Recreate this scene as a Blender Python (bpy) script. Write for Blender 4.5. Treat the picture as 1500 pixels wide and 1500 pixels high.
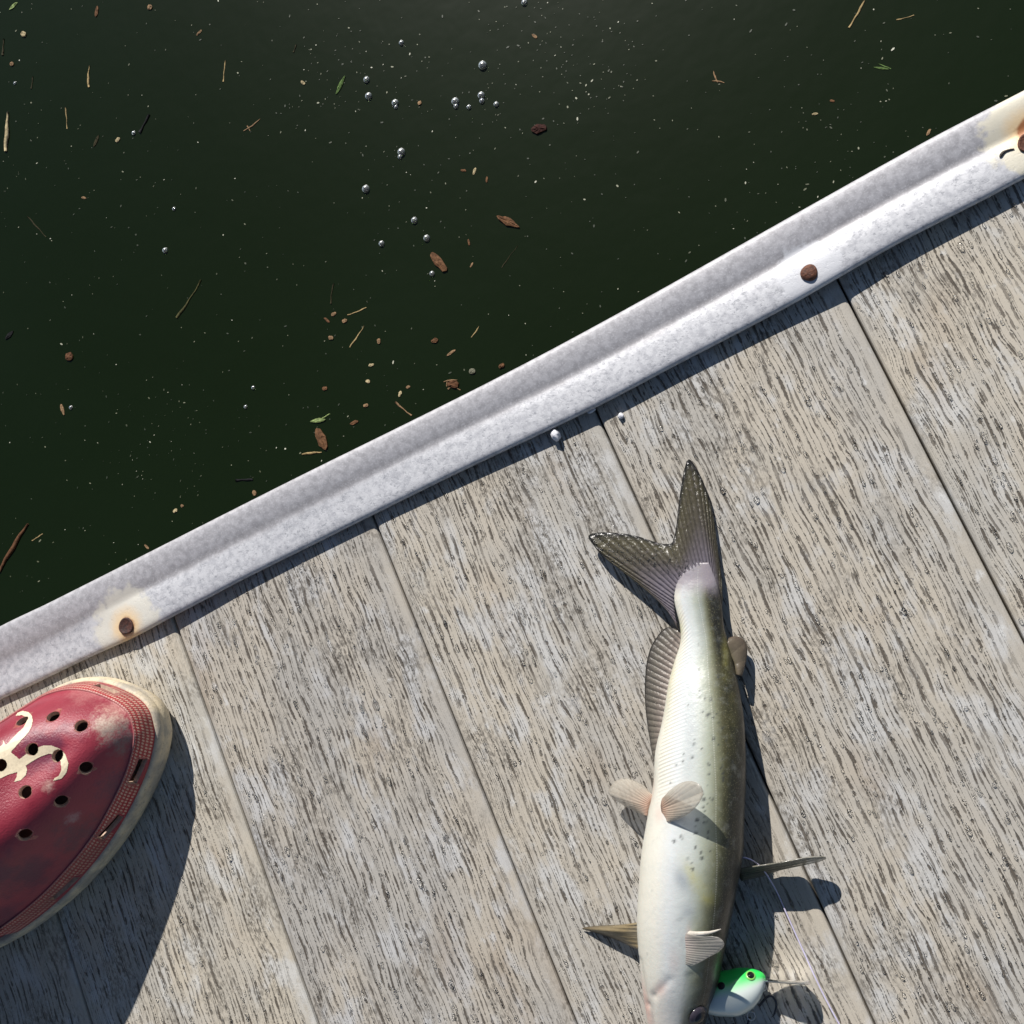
import bpy, bmesh, math, random
from mathutils import Vector, Matrix
from mathutils.bvhtree import BVHTree
R = math.radians
random.seed(7)
sc = bpy.context.scene
for o in list(bpy.data.objects): bpy.data.objects.remove(o)

# ------------------------------------------------------------------ camera
FOC = 1700.0                                   # focal length in photo pixels (1500 px wide)
CAM = Vector((0.3641, -0.1603, 0.5987))
ax, ay, az = 0.0893, 0.3030, -0.4166
RC = Matrix.Rotation(az, 3, 'Z') @ Matrix.Rotation(ay, 3, 'Y') @ Matrix.Rotation(ax, 3, 'X')
cd = bpy.data.cameras.new('camera'); cam = bpy.data.objects.new('camera', cd)
sc.collection.objects.link(cam); sc.camera = cam
cam.matrix_world = Matrix.Translation(CAM) @ RC.to_4x4()
cd.sensor_fit = 'HORIZONTAL'; cd.sensor_width = 36.0; cd.lens = 36.0 * FOC / 1500.0
cd.clip_start = 0.01; cd.clip_end = 500
# ------------------------------------------------------------------ light
SUN_EL, SUN_AZ = 36.0, 5.5                    # azimuth from +Y towards +X
w = bpy.data.worlds.new('World'); sc.world = w; w.use_nodes = True
wn = w.node_tree.nodes; bg = wn['Background']
sky = wn.new('ShaderNodeTexSky'); sky.sky_type = 'NISHITA'; sky.sun_disc = False
sky.sun_elevation = R(SUN_EL); sky.sun_rotation = R(SUN_AZ); sky.air_density = 1.0; sky.dust_density = 0.3
w.node_tree.links.new(sky.outputs[0], bg.inputs[0]); bg.inputs[1].default_value = 0.05
sl = bpy.data.lights.new('sun', 'SUN'); sl.energy = 5.0; sl.angle = R(0.5); sl.color = (1.0, 0.955, 0.89)
sun = bpy.data.objects.new('sun', sl); sc.collection.objects.link(sun)
sdir = Vector((math.sin(R(SUN_AZ)) * math.cos(R(SUN_EL)), math.cos(R(SUN_AZ)) * math.cos(R(SUN_EL)), math.sin(R(SUN_EL))))
sun.rotation_euler = sdir.to_track_quat('Z', 'Y').to_euler(); sun.location = (0, 2, 3)
sc.view_settings.view_transform = 'Standard'; sc.view_settings.look = 'None'
sc.view_settings.gamma = 1.0; sc.view_settings.use_curve_mapping = False
sc.view_settings.exposure = 0.32
sc.render.resolution_x = sc.render.resolution_y = 1024

# ------------------------------------------------------------------ helpers
def ray(px, py):
    return (RC @ Vector(((px - 750) / FOC, -(py - 750) / FOC, -1))).normalized()
def W(px, py, z=0.0):                          # point of the place at height z (m) that shows at this spot
    d = ray(px, py); return CAM + d * ((z - CAM.z) / d.z)
def link(o, parent=None):
    sc.collection.objects.link(o)
    if parent is not None: o.parent = parent
    return o
def mesh(name, vs, fs, mat=None, parent=None, smooth=True, attrs=None):
    me = bpy.data.meshes.new(name); me.from_pydata([tuple(v) for v in vs], [], fs); me.update()
    for k, a in (attrs or {}).items():
        at = me.attributes.new(k, 'FLOAT', 'POINT'); at.data.foreach_set('value', a)
    if smooth: me.polygons.foreach_set('use_smooth', [True] * len(me.polygons))
    o = bpy.data.objects.new(name, me)
    if mat: me.materials.append(mat)
    return link(o, parent)
def tag(o, label=None, cat=None, group=None, kind=None):
    if label: o['label'] = label
    if cat: o['category'] = cat
    if group: o['group'] = group
    if kind: o['kind'] = kind
    return o
def empty(name, loc=(0, 0, 0)):
    o = bpy.data.objects.new(name, None); o.empty_display_size = .01; o.location = loc; return link(o)
def settle(o, root):                           # child keeps its world place under a moved Empty
    o.parent = root; o.matrix_parent_inverse = Matrix.Translation(root.location).inverted()
    return o
def grid_faces(nu, nv, cu=False, cv=False):
    f = []
    for i in range(nu if cu else nu - 1):
        for j in range(nv if cv else nv - 1):
            a, b = i, (i + 1) % nu; c, d = j, (j + 1) % nv
            f.append((a * nv + c, b * nv + c, b * nv + d, a * nv + d))
    return f
def lerp(a, b, t): return a + (b - a) * t
def interp(tab, x):
    if x <= tab[0][0]: return tab[0][1]
    for (x0, y0), (x1, y1) in zip(tab, tab[1:]):
        if x <= x1:
            t = (x - x0) / (x1 - x0); return lerp(y0, y1, t)
    return tab[-1][1]
def sinterp(xs, ys, x):                        # Catmull-Rom on a table
    n = len(xs)
    if x <= xs[0]: return ys[0]
    if x >= xs[-1]: return ys[-1]
    i = max(k for k in range(n - 1) if xs[k] <= x)
    h = xs[i + 1] - xs[i]; t = (x - xs[i]) / h
    def m(k):
        if k == 0: return (ys[1] - ys[0]) / (xs[1] - xs[0])
        if k == n - 1: return (ys[-1] - ys[-2]) / (xs[-1] - xs[-2])
        return (ys[k + 1] - ys[k - 1]) / (xs[k + 1] - xs[k - 1])
    t2, t3 = t * t, t * t * t
    return (2*t3-3*t2+1)*ys[i] + (t3-2*t2+t)*h*m(i) + (-2*t3+3*t2)*ys[i+1] + (t3-t2)*h*m(i+1)
def resample(pts, n, closed=False):            # even steps along a Catmull-Rom curve through pts
    P = [Vector(p) for p in pts]; m = len(P); Q = []
    for i in range(m if closed else m - 1):
        g = (lambda k: P[k % m]) if closed else (lambda k: P[min(max(k, 0), m - 1)])
        a, b, c, d = g(i - 1), g(i), g(i + 1), g(i + 2)
        for s in range(12):
            t = s / 12
            Q.append(.5 * ((2*b) + (c-a)*t + (2*a-5*b+4*c-d)*t*t + (3*b-a-3*c+d)*t**3))
    Q.append(P[0].copy() if closed else P[-1].copy())
    L = [0.0]
    for a, b in zip(Q, Q[1:]): L.append(L[-1] + (b - a).length)
    out = []; k = 0
    for i in range(n):
        s = L[-1] * i / (n if closed else n - 1)
        while k < len(L) - 2 and L[k + 1] < s: k += 1
        t = (s - L[k]) / max(L[k + 1] - L[k], 1e-12); out.append(Q[k].lerp(Q[k + 1], t))
    return out
def tube(pts, rads, seg=8, flat=1.0):
    vs = []; n = len(pts)
    for i, p in enumerate(pts):
        t = (pts[min(i + 1, n - 1)] - pts[max(i - 1, 0)]).normalized()
        s = t.cross(Vector((0, 0, 1)))
        s = s.normalized() if s.length > 1e-6 else Vector((1, 0, 0))
        u = s.cross(t)
        for k in range(seg):
            a = 2 * math.pi * k / seg
            vs.append(p + s * math.cos(a) * rads[i] + u * math.sin(a) * rads[i] * flat)
    f = grid_faces(n, seg, cv=True)
    f.append(tuple(range(seg))[::-1]); f.append(tuple((n - 1) * seg + k for k in range(seg)))
    return vs, f

# ------------------------------------------------------------------ materials
class M:
    def __init__(s, name):
        s.m = bpy.data.materials.new(name); s.m.use_nodes = True
        s.t = s.m.node_tree; s.n = s.t.nodes; s.p = s.n['Principled BSDF']; s.out = s.n['Material Output']
    def put(s, sock, v):
        if isinstance(v, bpy.types.NodeSocket): s.t.links.new(v, sock)
        elif isinstance(v, (tuple, list)):
            sock.default_value = tuple(v) + ((1,) if len(v) == 3 and len(sock.default_value) == 4 else ())
        else: sock.default_value = v
    def node(s, ty, outp=0, props=None, **kw):
        nd = s.n.new(ty)
        for k, v in (props or {}).items(): setattr(nd, k, v)
        for k, v in kw.items():
            s.put(nd.inputs[int(k[1:]) if k[0] == 'i' and k[1:].isdigit() else k], v)
        return nd.outputs[outp]
    def math(s, op, a, b=0.0, c=0.0, clamp=False):
        return s.node('ShaderNodeMath', props={'operation': op, 'use_clamp': clamp}, i0=a, i1=b, i2=c)
    def vm(s, op, a, b=(0, 0, 0)):
        return s.node('ShaderNodeVectorMath', props={'operation': op}, i0=a, i1=b)
    def dist(s, a, b):
        return s.node('ShaderNodeVectorMath', 1, props={'operation': 'DISTANCE'}, i0=a, i1=b)
    def obj(s): return s.node('ShaderNodeTexCoord', 3)
    def sep(s, v):
        nd = s.n.new('ShaderNodeSeparateXYZ'); s.put(nd.inputs[0], v); return nd.outputs
    def comb(s, x, y, z): return s.node('ShaderNodeCombineXYZ', i0=x, i1=y, i2=z)
    def noise(s, v, scale=1.0, detail=2.0, rough=.5, dist=0.0):
        return s.node('ShaderNodeTexNoise', Vector=v, Scale=scale, Detail=detail, Roughness=rough, Distortion=dist)
    def ss(s, x, lo, hi, a=0.0, b=1.0):
        return s.node('ShaderNodeMapRange', props={'interpolation_type': 'SMOOTHSTEP', 'clamp': True}, i0=x, i1=lo, i2=hi, i3=a, i4=b)
    def mix(s, f, a, b, mode='MIX'):
        nd = s.n.new('ShaderNodeMix'); nd.data_type = 'RGBA'; nd.blend_type = mode
        s.put(nd.inputs[0], f); s.put(nd.inputs[6], a); s.put(nd.inputs[7], b); return nd.outputs[2]
    def ramp(s, x, stops):
        nd = s.n.new('ShaderNodeValToRGB'); s.put(nd.inputs[0], x); e = nd.color_ramp.elements
        while len(e) < len(stops): e.new(.5)
        for el, (p, c) in zip(e, stops): el.position = p; el.color = tuple(c) + (1,)
        return nd.outputs[0]
    def attr(s, name): return s.node('ShaderNodeAttribute', 2, props={'attribute_name': name})
    def bump(s, h, dist, strength=1.0, prev=None):
        nd = s.n.new('ShaderNodeBump'); s.put(nd.inputs['Height'], h); nd.inputs['Distance'].default_value = dist
        nd.inputs['Strength'].default_value = strength
        if prev is not None: s.put(nd.inputs['Normal'], prev)
        return nd.outputs[0]
    def set(s, **kw):
        for k, v in kw.items(): s.put(s.p.inputs[k.replace('_', ' ')], v)
        return s.m

def deck_material():
    a = M('weathered_composite_board'); co = a.obj(); x, y, z = a.sep(co)
    rnd = a.node('ShaderNodeObjectInfo', 5); rz = a.math('MULTIPLY', rnd, 37.0)
    warp = a.noise(a.comb(a.math('MULTIPLY', x, 55), a.math('MULTIPLY', y, 26), rz), detail=2)
    xw = a.math('ADD', x, a.math('MULTIPLY', a.math('SUBTRACT', warp, .5), .0065))
    def st(sx, sy, d=1.5, off=0.0): return a.noise(a.comb(a.math('MULTIPLY', xw, sx), a.math('MULTIPLY', y, sy), a.math('ADD', rz, off)), detail=d)
    def bl(sx, sy, d=3.0, off=0.0): return a.noise(a.comb(a.math('MULTIPLY', x, sx), a.math('MULTIPLY', y, sy), a.math('ADD', rz, off)), detail=d, rough=.6)
    rag = a.noise(a.comb(x, a.math('MULTIPLY', y, .6), rz), 1300, 2, .6)
    def dashes(pitch, ylen, off, lo, hi, wmax):
        ph = a.math('ADD', a.math('MULTIPLY', xw, pitch), off)
        li = a.math('FLOOR', ph); f = a.math('ADD', a.math('ABSOLUTE', a.math('SUBTRACT', a.math('FRACT', ph), .5)), a.math('MULTIPLY', a.math('SUBTRACT', rag, .5), .22))
        jit = a.node('ShaderNodeTexWhiteNoise', 0, props={'noise_dimensions': '2D'}, Vector=a.comb(li, rz, 0.0))
        nz = a.noise(a.comb(a.math('MULTIPLY', li, 7.31), a.math('ADD', a.math('MULTIPLY', y, ylen), a.math('MULTIPLY', jit, 50)), rz), detail=1.6, rough=.55)
        wd = a.ss(nz, lo, hi, 0.0, wmax)
        return a.ss(a.math('SUBTRACT', f, wd), .05, -.05)
    A = dashes(222, 72, 0.0, .46, .66, .135); B = dashes(405, 125, 3.3, .51, .70, .18); Cc = dashes(178, 190, 7.7, .54, .72, .11)
    dens = a.ss(bl(60, 34, 3, 3), .30, .52, .50, 1.0)
    edge = a.math('MULTIPLY', a.ss(x, .1385, .128), a.ss(x, .001, .006))
    edge = a.math('ADD', a.math('MULTIPLY', edge, .9), .1)
    S = a.math('MAXIMUM', A, a.math('MULTIPLY', B, .75)); S = a.math('MAXIMUM', S, Cc)
    S = a.math('MULTIPLY', a.math('MULTIPLY', S, dens), edge)
    fine = a.noise(co, 1500, 2, .6)
    c = a.mix(a.ss(bl(22, 12, 3, 11), .35, .65), (.48, .435, .365), (.415, .395, .36))
    c = a.mix(a.math('MULTIPLY', a.ss(bl(60, 30, 5, 17), .50, .66), .8), c, (.53, .53, .525))
    c = a.mix(a.math('MULTIPLY', a.ss(bl(110, 70, 4, 19), .62, .74), .7), c, (.64, .64, .63))
    dirt = a.math('MULTIPLY', a.ss(bl(38, 20, 4, 23), .46, .66), a.ss(a.noise(a.comb(xw, a.math('MULTIPLY', y, .45), rz), 700, 3, .65), .42, .62))
    c = a.mix(a.math('MULTIPLY', dirt, .80), c, (.15, .135, .115))
    c = a.mix(a.math('MULTIPLY', a.ss(bl(24, 10, 2, 29), .58, .75), .35), c, (.33, .25, .17))
    c = a.mix(a.math('MULTIPLY', S, .90), c, (.078, .064, .050))
    c = a.mix(a.math('MULTIPLY', a.ss(bl(75, 48, 5, 51), .57, .72), .40), c, (.62, .62, .62))
    c = a.mix(a.math('MULTIPLY', a.ss(fine, .5, .75), .25), c, (.2, .18, .15))
    c = a.mix(1.0, c, a.mix(rnd, (.90, .90, .91), (1.05, 1.04, 1.0)), 'MULTIPLY')
    h = a.math('ADD', a.math('MULTIPLY', S, -1.0), a.math('MULTIPLY', fine, .15))
    h = a.math('ADD', h, a.math('MULTIPLY', st(500, 60, 3, 41), .5))
    return a.set(Base_Color=c, Roughness=a.ss(S, 0, 1, .55, .35), Normal=a.bump(h, .0006, .9), Specular_IOR_Level=.35)

def rail_material(screws):
    a = M('oxidised_aluminium'); co = a.obj(); x, y, z = a.sep(co)
    v = a.attr('across')                       # 0 outer (water) side .. 1 deck side
    n1 = a.noise(co, 260, 4, .6); n2 = a.noise(co, 900, 3, .6); n3 = a.noise(co, 60, 3, .55)
    c = a.mix(a.ss(n1, .3, .7), (.31, .305, .325), (.45, .445, .47))
    ox = a.ss(a.math('ADD', v, a.math('MULTIPLY', a.math('SUBTRACT', n3, .5), .22)), .44, .56)
    c = a.mix(a.math('MULTIPLY', ox, .75), c, a.mix(a.ss(n1, .34, .62), (.39, .40, .435), (.53, .54, .57)))
    trough_band = a.math('MULTIPLY', a.ss(a.math('ABSOLUTE', a.math('SUBTRACT', v, .43)), .12, .0), .40)  # darker band along the trough of the profile
    c = a.mix(trough_band, c, (.25, .24, .245))
    pits = a.math('MULTIPLY', a.ss(a.noise(co, 430, 5, .7), .50, .72), a.math('MULTIPLY', ox, .75))
    c = a.mix(pits, c, (.20, .21, .24))
    c = a.mix(a.math('MULTIPLY', a.ss(n2, .50, .72), .45), c, (.60, .60, .63))
    rough = .55
    for (p, rw, rr, cream) in screws:
        wob = a.math('MULTIPLY', a.math('SUBTRACT', a.noise(co, 150, 4, .6), .5), .022)
        d = a.math('ADD', a.dist(co, tuple(p)), wob)
        pale = a.ss(d, rw, rw * .75)
        c = a.mix(a.math('MULTIPLY', pale, .85), c, cream)
        d = a.math('SUBTRACT', d, a.math('MULTIPLY', wob, .72))
        if rr:
            c = a.mix(a.math('MULTIPLY', a.ss(d, rr * 2.2, rr * .9), .75), c, (.72, .50, .25))
            c = a.mix(a.math('MULTIPLY', a.ss(d, rr * 1.12, rr * .7), .92), c, (.30, .10, .028))
    h = a.math('ADD', a.math('MULTIPLY', n1, .6), a.math('MULTIPLY', n2, .6))
    h = a.math('SUBTRACT', h, pits)
    return a.set(Base_Color=c, Roughness=rough, Metallic=.12, Normal=a.bump(h, .00018, .5))

def simple(name, col, rough=.6, var=.3, scale=300, bump=.0003, **kw):
    a = M(name); co = a.obj(); n = a.noise(co, scale, 4, .6)
    dk = tuple(q * (1 - var) for q in col); lt = tuple(min(1, q * (1 + var)) for q in col)
    c = a.mix(a.ss(n, .3, .7), dk, lt)
    return a.set(Base_Color=c, Roughness=rough, Normal=a.bump(n, bump, .7), **kw)

def water_material():
    a = M('murky_green_water'); co = a.obj()
    n = a.noise(co, 3.0, 3, .5); n2 = a.noise(co, 40, 2, .5)
    c = a.mix(a.ss(n, .3, .7), (.0042, .0092, .0010), (.0052, .0108, .0022))
    return a.set(Base_Color=c, Roughness=.235, IOR=1.33, Normal=a.bump(n2, .0006, .35))

# ------------------------------------------------------------------ the setting: water, deck
ZW = -0.24
wm = water_material()
g = 40.0
wat = mesh('water', [(-g, -g, ZW), (g, -g, ZW), (g, g, ZW), (-g, g, ZW)], [(0, 1, 2, 3)], wm, smooth=False)
tag(wat, kind='structure')

dm = deck_material()
deck = tag(empty('deck', (0, 0, 0)), kind='structure')
PW, GAP, TH = .14, .0009, .024
def plank_mesh(y0, y1):
    prof = [(GAP/2, -TH), (GAP/2, -.0022), (GAP/2+.0004, -.0009), (GAP/2+.0013, -.0002), (GAP/2+.003, 0),
            (PW-GAP/2-.003, 0), (PW-GAP/2-.0013, -.0002), (PW-GAP/2-.0004, -.0009), (PW-GAP/2, -.0022), (PW-GAP/2, -TH)]
    vs = [(x, y0, z) for x, z in prof] + [(x, y1, z) for x, z in prof]; n = len(prof)
    fs = [(i, i + 1, n + i + 1, n + i) for i in range(n - 1)] + [(n - 1, 0, n, 2 * n - 1)]
    fs += [tuple(range(n)), tuple(range(n, 2 * n))[::-1]]
    me = bpy.data.meshes.new('plank'); me.from_pydata(vs, [], [f[::-1] for f in fs]); me.update()
    me.materials.append(dm); return me
pm = plank_mesh(-1.3, .032)
for k in range(-4, 7):
    o = link(bpy.data.objects.new('plank', pm), deck); o.location = (k * PW, 0, 0)
fm = simple('grey_treated_timber', (.09, .08, .07), .8)
def box(name, lo, hi, m, parent=None):
    (x0, y0, z0), (x1, y1, z1) = lo, hi
    v = [(x0,y0,z0),(x1,y0,z0),(x1,y1,z0),(x0,y1,z0),(x0,y0,z1),(x1,y0,z1),(x1,y1,z1),(x0,y1,z1)]
    f = [(3,2,1,0),(4,5,6,7),(0,1,5,4),(1,2,6,5),(2,3,7,6),(3,0,4,7)]
    return mesh(name, v, f, m, parent, smooth=False)
box('fascia_board', (-4*PW, .006, -.19), (7*PW, .031, -TH - .0005), fm, deck)
for yy in (-.35, -.85, -1.25):
    box('joist', (-4*PW, yy - .02, -.16), (7*PW, yy + .02, -TH - .0005), fm, deck)

# ------------------------------------------------------------------ metal edge trim
SCR = [W(190, 917, .0035), W(1186, 403, .005), W(1504, 213, .005)]
edge_in = [(0,1026.7),(60,999),(116,972),(160,952),(200,934.7),(253,907),(306,879),(360,850),(500,780),(660,701.3),(870,602),(1000,534),(1120,472),(1180,440),(1235,409),(1320,360),(1436.7,300),(1500,266.7)]
lift = [(0,2.4),(116,2.8),(160,3.3),(200,3.9),(253,4.6),(360,3.9),(500,3.5),(700,4.2),(870,4.7),(1000,4.7),(1140,5.0),(1233,6.4),(1300,5.8),(1430,5.2),(1500,5.2)]
inY = sorted((W(px, py, 0).x, W(px, py, 0).y, interp(lift, px)) for px, py in edge_in)
outY = sorted((W(px, py, .009).x, W(px, py, .009).y) for px, py in [(0,914.7),(70.7,880.7),(400,714),(800,513),(1350,206.7),(1500,128.7)])
def ext(t): return [(-1.0,) + tuple(t[0][1:])] + t + [(1.6,) + tuple(t[-1][1:])]
inY, outY = ext(inY), ext(outY)
XS = [-.58 + i * .004 for i in range(int(1.56 / .004))]
prof = []                                      # (fraction across, height rule)
vs, across = [], []
NP = 0
for xx in XS:
    yi = sinterp([t[0] for t in inY], [t[1] for t in inY], xx); lf = sinterp([t[0] for t in inY], [t[2] for t in inY], xx) * .00125
    yo = sinterp([t[0] for t in outY], [t[1] for t in outY], xx); wd = yo - yi
    rim = []
    # outer skirt (down the fascia), rounded hump, dished trough, flat flange, rolled lip
    rim += [(0.03, -.030), (0.005, -.020), (0, -.004), (0.0, .0050), (.008, .0066), (.03, .0075), (.07, .0079), (.13, .0080), (.20, .0079),
            (.28, .0075), (.35, .0069), (.41, .0063), (.46, .0058), (.50, .0056 + (lf - .004) * .3), (.55, .0056 + (lf - .004) * .6),
            (.62, .0013 + lf), (.75, .0015 + lf), (.86, .0016 + lf), (.93, .0014 + lf), (.965, .0010 + lf), (.985, .0003 + lf), (.996, -.0007 + lf), (.998, -.0016 + lf)]
    rim += [(.985, -.0019 + lf), (.93, -.0017 + lf), (.6, .0008), (.5, .0006)]
    NP = len(rim)
    for fr, zz in rim:
        vs.append((xx, yo - fr * wd, max(zz, -.03))); across.append(fr)
rm = rail_material([(SCR[0], .026, .0066, (.62, .60, .53)), (SCR[1], .019, 0, (.56, .57, .605)), (SCR[2] + Vector((.004, .006, 0)), .024, .0068, (.64, .60, .48))])
trim = empty('metal_edge_trim', (0.3, .02, 0))
tag(trim, 'pale oxidised aluminium edge trim screwed along the deck boards beside the water', 'edge trim')
settle(mesh('trim_profile', vs, grid_faces(len(XS), NP), rm, None, attrs={'across': across}), trim)
rbv = BVHTree.FromPolygons([tuple(v) for v in vs], grid_faces(len(XS), NP))
def on_rail(p): return rbv.ray_cast(Vector((p.x, p.y, .1)), Vector((0, 0, -1)))[0]

def rust(name, dark): 
    a = M(name); co = a.obj(); n = a.noise(co, 500, 4, .65)
    c = a.mix(a.ss(n, .3, .7), (.018, .008, .008) if dark else (.06, .022, .014), (.07, .022, .014) if dark else (.15, .052, .024))
    return a.set(Base_Color=c, Roughness=.7, Normal=a.bump(n, .0008, .9))
def screw(p, rad, m, recess, lab):
    vs, fs = [], []; seg = 28
    pr = [(1.0, -.0006), (1.0, .0003), (.93, .0010), (.75, .0017), (.45, .0021), (.2, .0022), (.0, .0022)] if not recess else \
         [(1.0, -.0003), (.97, .0009), (.88, .0012), (.78, .0009), (.5, .0006), (.38, .0005), (0, .0005)]
    for fr, zz in pr:
        for k in range(seg):
            t = 2 * math.pi * k / seg; rr = rad * fr * (1 + .04 * math.sin(3 * t + p.x * 90))
            if .2 < fr < .5: rr *= 1 + .22 * math.cos(4 * t)
            vs.append((rr * math.cos(t), rr * math.sin(t), zz))
    fs = grid_faces(len(pr), seg, cv=True)
    o = mesh('screw', vs, fs, m); o.location = on_rail(p) + Vector((0, 0, .0001)); o['label'] = lab
    bpy.context.view_layer.update(); settle(o, trim)
screw(SCR[0], .0050, rust('dark_rust', True), True, 'dark rusted screw sunk in an orange stain')
screw(SCR[1], .0043, rust('brown_rust', False), False, 'round brown rusted screw head on clean metal')
screw(SCR[2], .0046, rust('orange_rust', False), True, 'rusted screw in a large cream and orange stain')

# ------------------------------------------------------------------ catfish
def fish_material():
    a = M('wet_catfish_skin'); co = a.obj(); ph = a.attr('phi'); vl = a.attr('vlen')
    n = a.noise(co, 120, 4, .6); nf = a.noise(co, 1400, 3, .6)
    pj = a.math('ADD', ph, a.math('MULTIPLY', a.math('SUBTRACT', n, .5), .07))
    pj = a.math('ADD', pj, a.math('MULTIPLY', a.ss(vl, .42, .80), a.ss(ph, .25, .5, 0.0, .06)))
    c = a.ramp(pj, [(0.0, (.62, .60, .52)), (.17, (.63, .615, .55)), (.27, (.57, .59, .59)), (.38, (.47, .50, .48)), (.46, (.32, .345, .28)),
                    (.535, (.155, .16, .10)), (.59, (.055, .053, .026)), (.65, (.016, .015, .010)), (1, (.018, .016, .012))])
    head = a.ss(vl, .74, .90)
    ch = a.ramp(pj, [(0, (.58, .52, .46)), (.25, (.58, .55, .51)), (.345, (.42, .42, .40)), (.43, (.11, .10, .075)), (.53, (.03, .026, .02)), (1, (.02, .018, .013))])
    c = a.mix(head, c, ch)
    te = a.math('ADD', vl, a.math('MULTIPLY', a.math('SUBTRACT', a.noise(co, 260, 4, .7), .5), .035))
    c = a.mix(a.math('MULTIPLY', a.ss(te, .075, .030), .92), c, (.25, .22, .25))
    c = a.mix(a.math('MULTIPLY', a.attr('yellow'), a.ss(n, .3, .7, .15, .6)), c, (.42, .38, .075))
    c = a.mix(a.math('MULTIPLY', a.attr('blue'), .65), c, (.22, .25, .29))
    c = a.mix(a.math('MULTIPLY', a.attr('pink'), .6), c, (.55, .29, .24))
    sp = a.math('MULTIPLY', a.ss(nf, .55, .68), a.math('MULTIPLY', a.ss(pj, .36, .5), .22))
    c = a.mix(sp, c, (.40, .38, .22))
    c = a.mix(a.math('MULTIPLY', a.ss(a.noise(co, 210, 5, .7), .48, .75), .20), c, (.36, .38, .36))
    c = a.mix(a.math('MULTIPLY', a.attr('spot'), .85), c, (.035, .04, .04))
    lat = a.math('MULTIPLY', a.ss(a.math('ABSOLUTE', a.math('SUBTRACT', ph, a.attr('latphi'))), .0060, .002), a.ss(a.math('SINE', a.math('MULTIPLY', vl, 1400)), -.5, .6, .03, .22))
    c = a.mix(a.math('MULTIPLY', lat, a.ss(vl, .95, .7)), c, (.75, .75, .68))
    myo = a.math('SINE', a.math('MULTIPLY', a.math('ADD', vl, a.math('MULTIPLY', ph, .09)), 900))
    mm = a.math('MULTIPLY', a.ss(ph, .06, .12), a.math('MULTIPLY', a.ss(ph, .36, .18), a.math('MULTIPLY', a.ss(vl, .48, .36), a.ss(vl, .06, .14))))
    h = a.math('ADD', a.math('MULTIPLY', a.math('MULTIPLY', myo, mm), .35), a.math('MULTIPLY', nf, .12))
    h = a.math('ADD', h, a.math('MULTIPLY', a.noise(co, 320, 5, .65), .75))
    c = a.mix(a.math('MULTIPLY', a.ss(a.math('MULTIPLY', myo, mm), .1, .9), .25), c, (.62, .61, .47))
    return a.set(Base_Color=c, Roughness=a.ss(n, .3, .7, .30, .46), Normal=a.bump(h, .0005, .55), Coat_Weight=.08, Coat_Roughness=.18,
                 Subsurface_Weight=.06, Subsurface_Radius=(.004, .002, .0015), Subsurface_Scale=.6)
def fin_material(name, stops, edge, nray, trans=.25, rough=.3, base=None):
    a = M(name); u = a.attr('u'); v = a.attr('v'); co = a.obj()
    n = a.noise(co, 500, 3, .6)
    c = a.ramp(v, stops)
    rayf = a.math('ABSOLUTE', a.math('SINE', a.math('MULTIPLY', a.math('ADD', u, a.math('MULTIPLY', a.math('SUBTRACT', n, .5), .008)), math.pi * nray)))
    c = a.mix(a.math('MULTIPLY', a.ss(rayf, .35, .0), .6 if edge else .38), c, (.03, .028, .022) if edge else tuple(.72 * q for q in stops[1][1]))
    if edge: c = a.mix(a.ss(v, .93, .985), c, (.012, .012, .012))
    c = a.mix(a.math('MULTIPLY', a.ss(n, .5, .8), .25), c, tuple(min(1, q * 1.6) for q in stops[1][1]))
    a.set(Base_Color=c, Roughness=rough, Normal=a.bump(a.math('ADD', rayf, a.math('MULTIPLY', n, 1.5)), .0005, .7 if edge else .35), Coat_Weight=.3, Coat_Roughness=.1)
    tl = a.n.new('ShaderNodeBsdfTranslucent'); a.put(tl.inputs[0], c)
    tr = a.n.new('ShaderNodeBsdfTransparent')
    m1 = a.n.new('ShaderNodeMixShader'); m1.inputs[0].default_value = .3; a.t.links.new(a.p.outputs[0], m1.inputs[1]); a.t.links.new(tl.outputs[0], m1.inputs[2])
    m2 = a.n.new('ShaderNodeMixShader'); a.put(m2.inputs[0], a.math('MULTIPLY', a.ss(v, .15, .5), trans)); a.t.links.new(m1.outputs[0], m2.inputs[1]); a.t.links.new(tr.outputs[0], m2.inputs[2])
    a.t.links.new(m2.outputs[0], a.out.inputs[0]); return a.m

ROWS = [(824,1006,1038,.15,11.4),(836,1000,1043,.9,11.4),(848,993,1048,1.9,11.2),(860,989,1052,3.6,10.7),(875,987,1055,5.6,10),(895,991,1058,6.6,10),(915,996,1060,7.6,10.2),
 (940,997,1066,9,10.8),(970,988,1074,11,12),(1000,980,1081,13.5,14),(1050,972,1089,17,17.2),(1100,961,1092,20,20),(1150,958,1092,22.5,22.3),
 (1200,949,1090,24.5,24),(1250,941,1088,26,25.5),(1300,937,1080,26.5,26),(1350,935,1070,26,25.6),(1400,938,1060,24.5,24.2),(1440,942,1052,22.5,22.3),
 (1475,947,1041,20,20),(1500,951,1033,18,18.3),(1530,958,1025,15.5,16),(1560,966,1016,12,13.5),(1582,976,1008,7.5,11.5),(1592,986,1000,3.5,11)]
ZF = .88
ROWS = [r[:3] + (r[3] * ZF, r[4] * ZF) for r in ROWS]
RY = [r[0] for r in ROWS]
def row(y): return [sinterp(RY, [r[k] for r in ROWS], y) for k in (1, 2, 3, 4)]
VENT = R(157)                                  # where the belly line lies round the section (0 right, 90 up)
def vent(y): return R(interp([(843, 172), (1000, 166), (1100, 160), (1200, 156), (1350, 146), (1500, 142), (1592, 142)], y))
NR, NS = 300, 176
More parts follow.
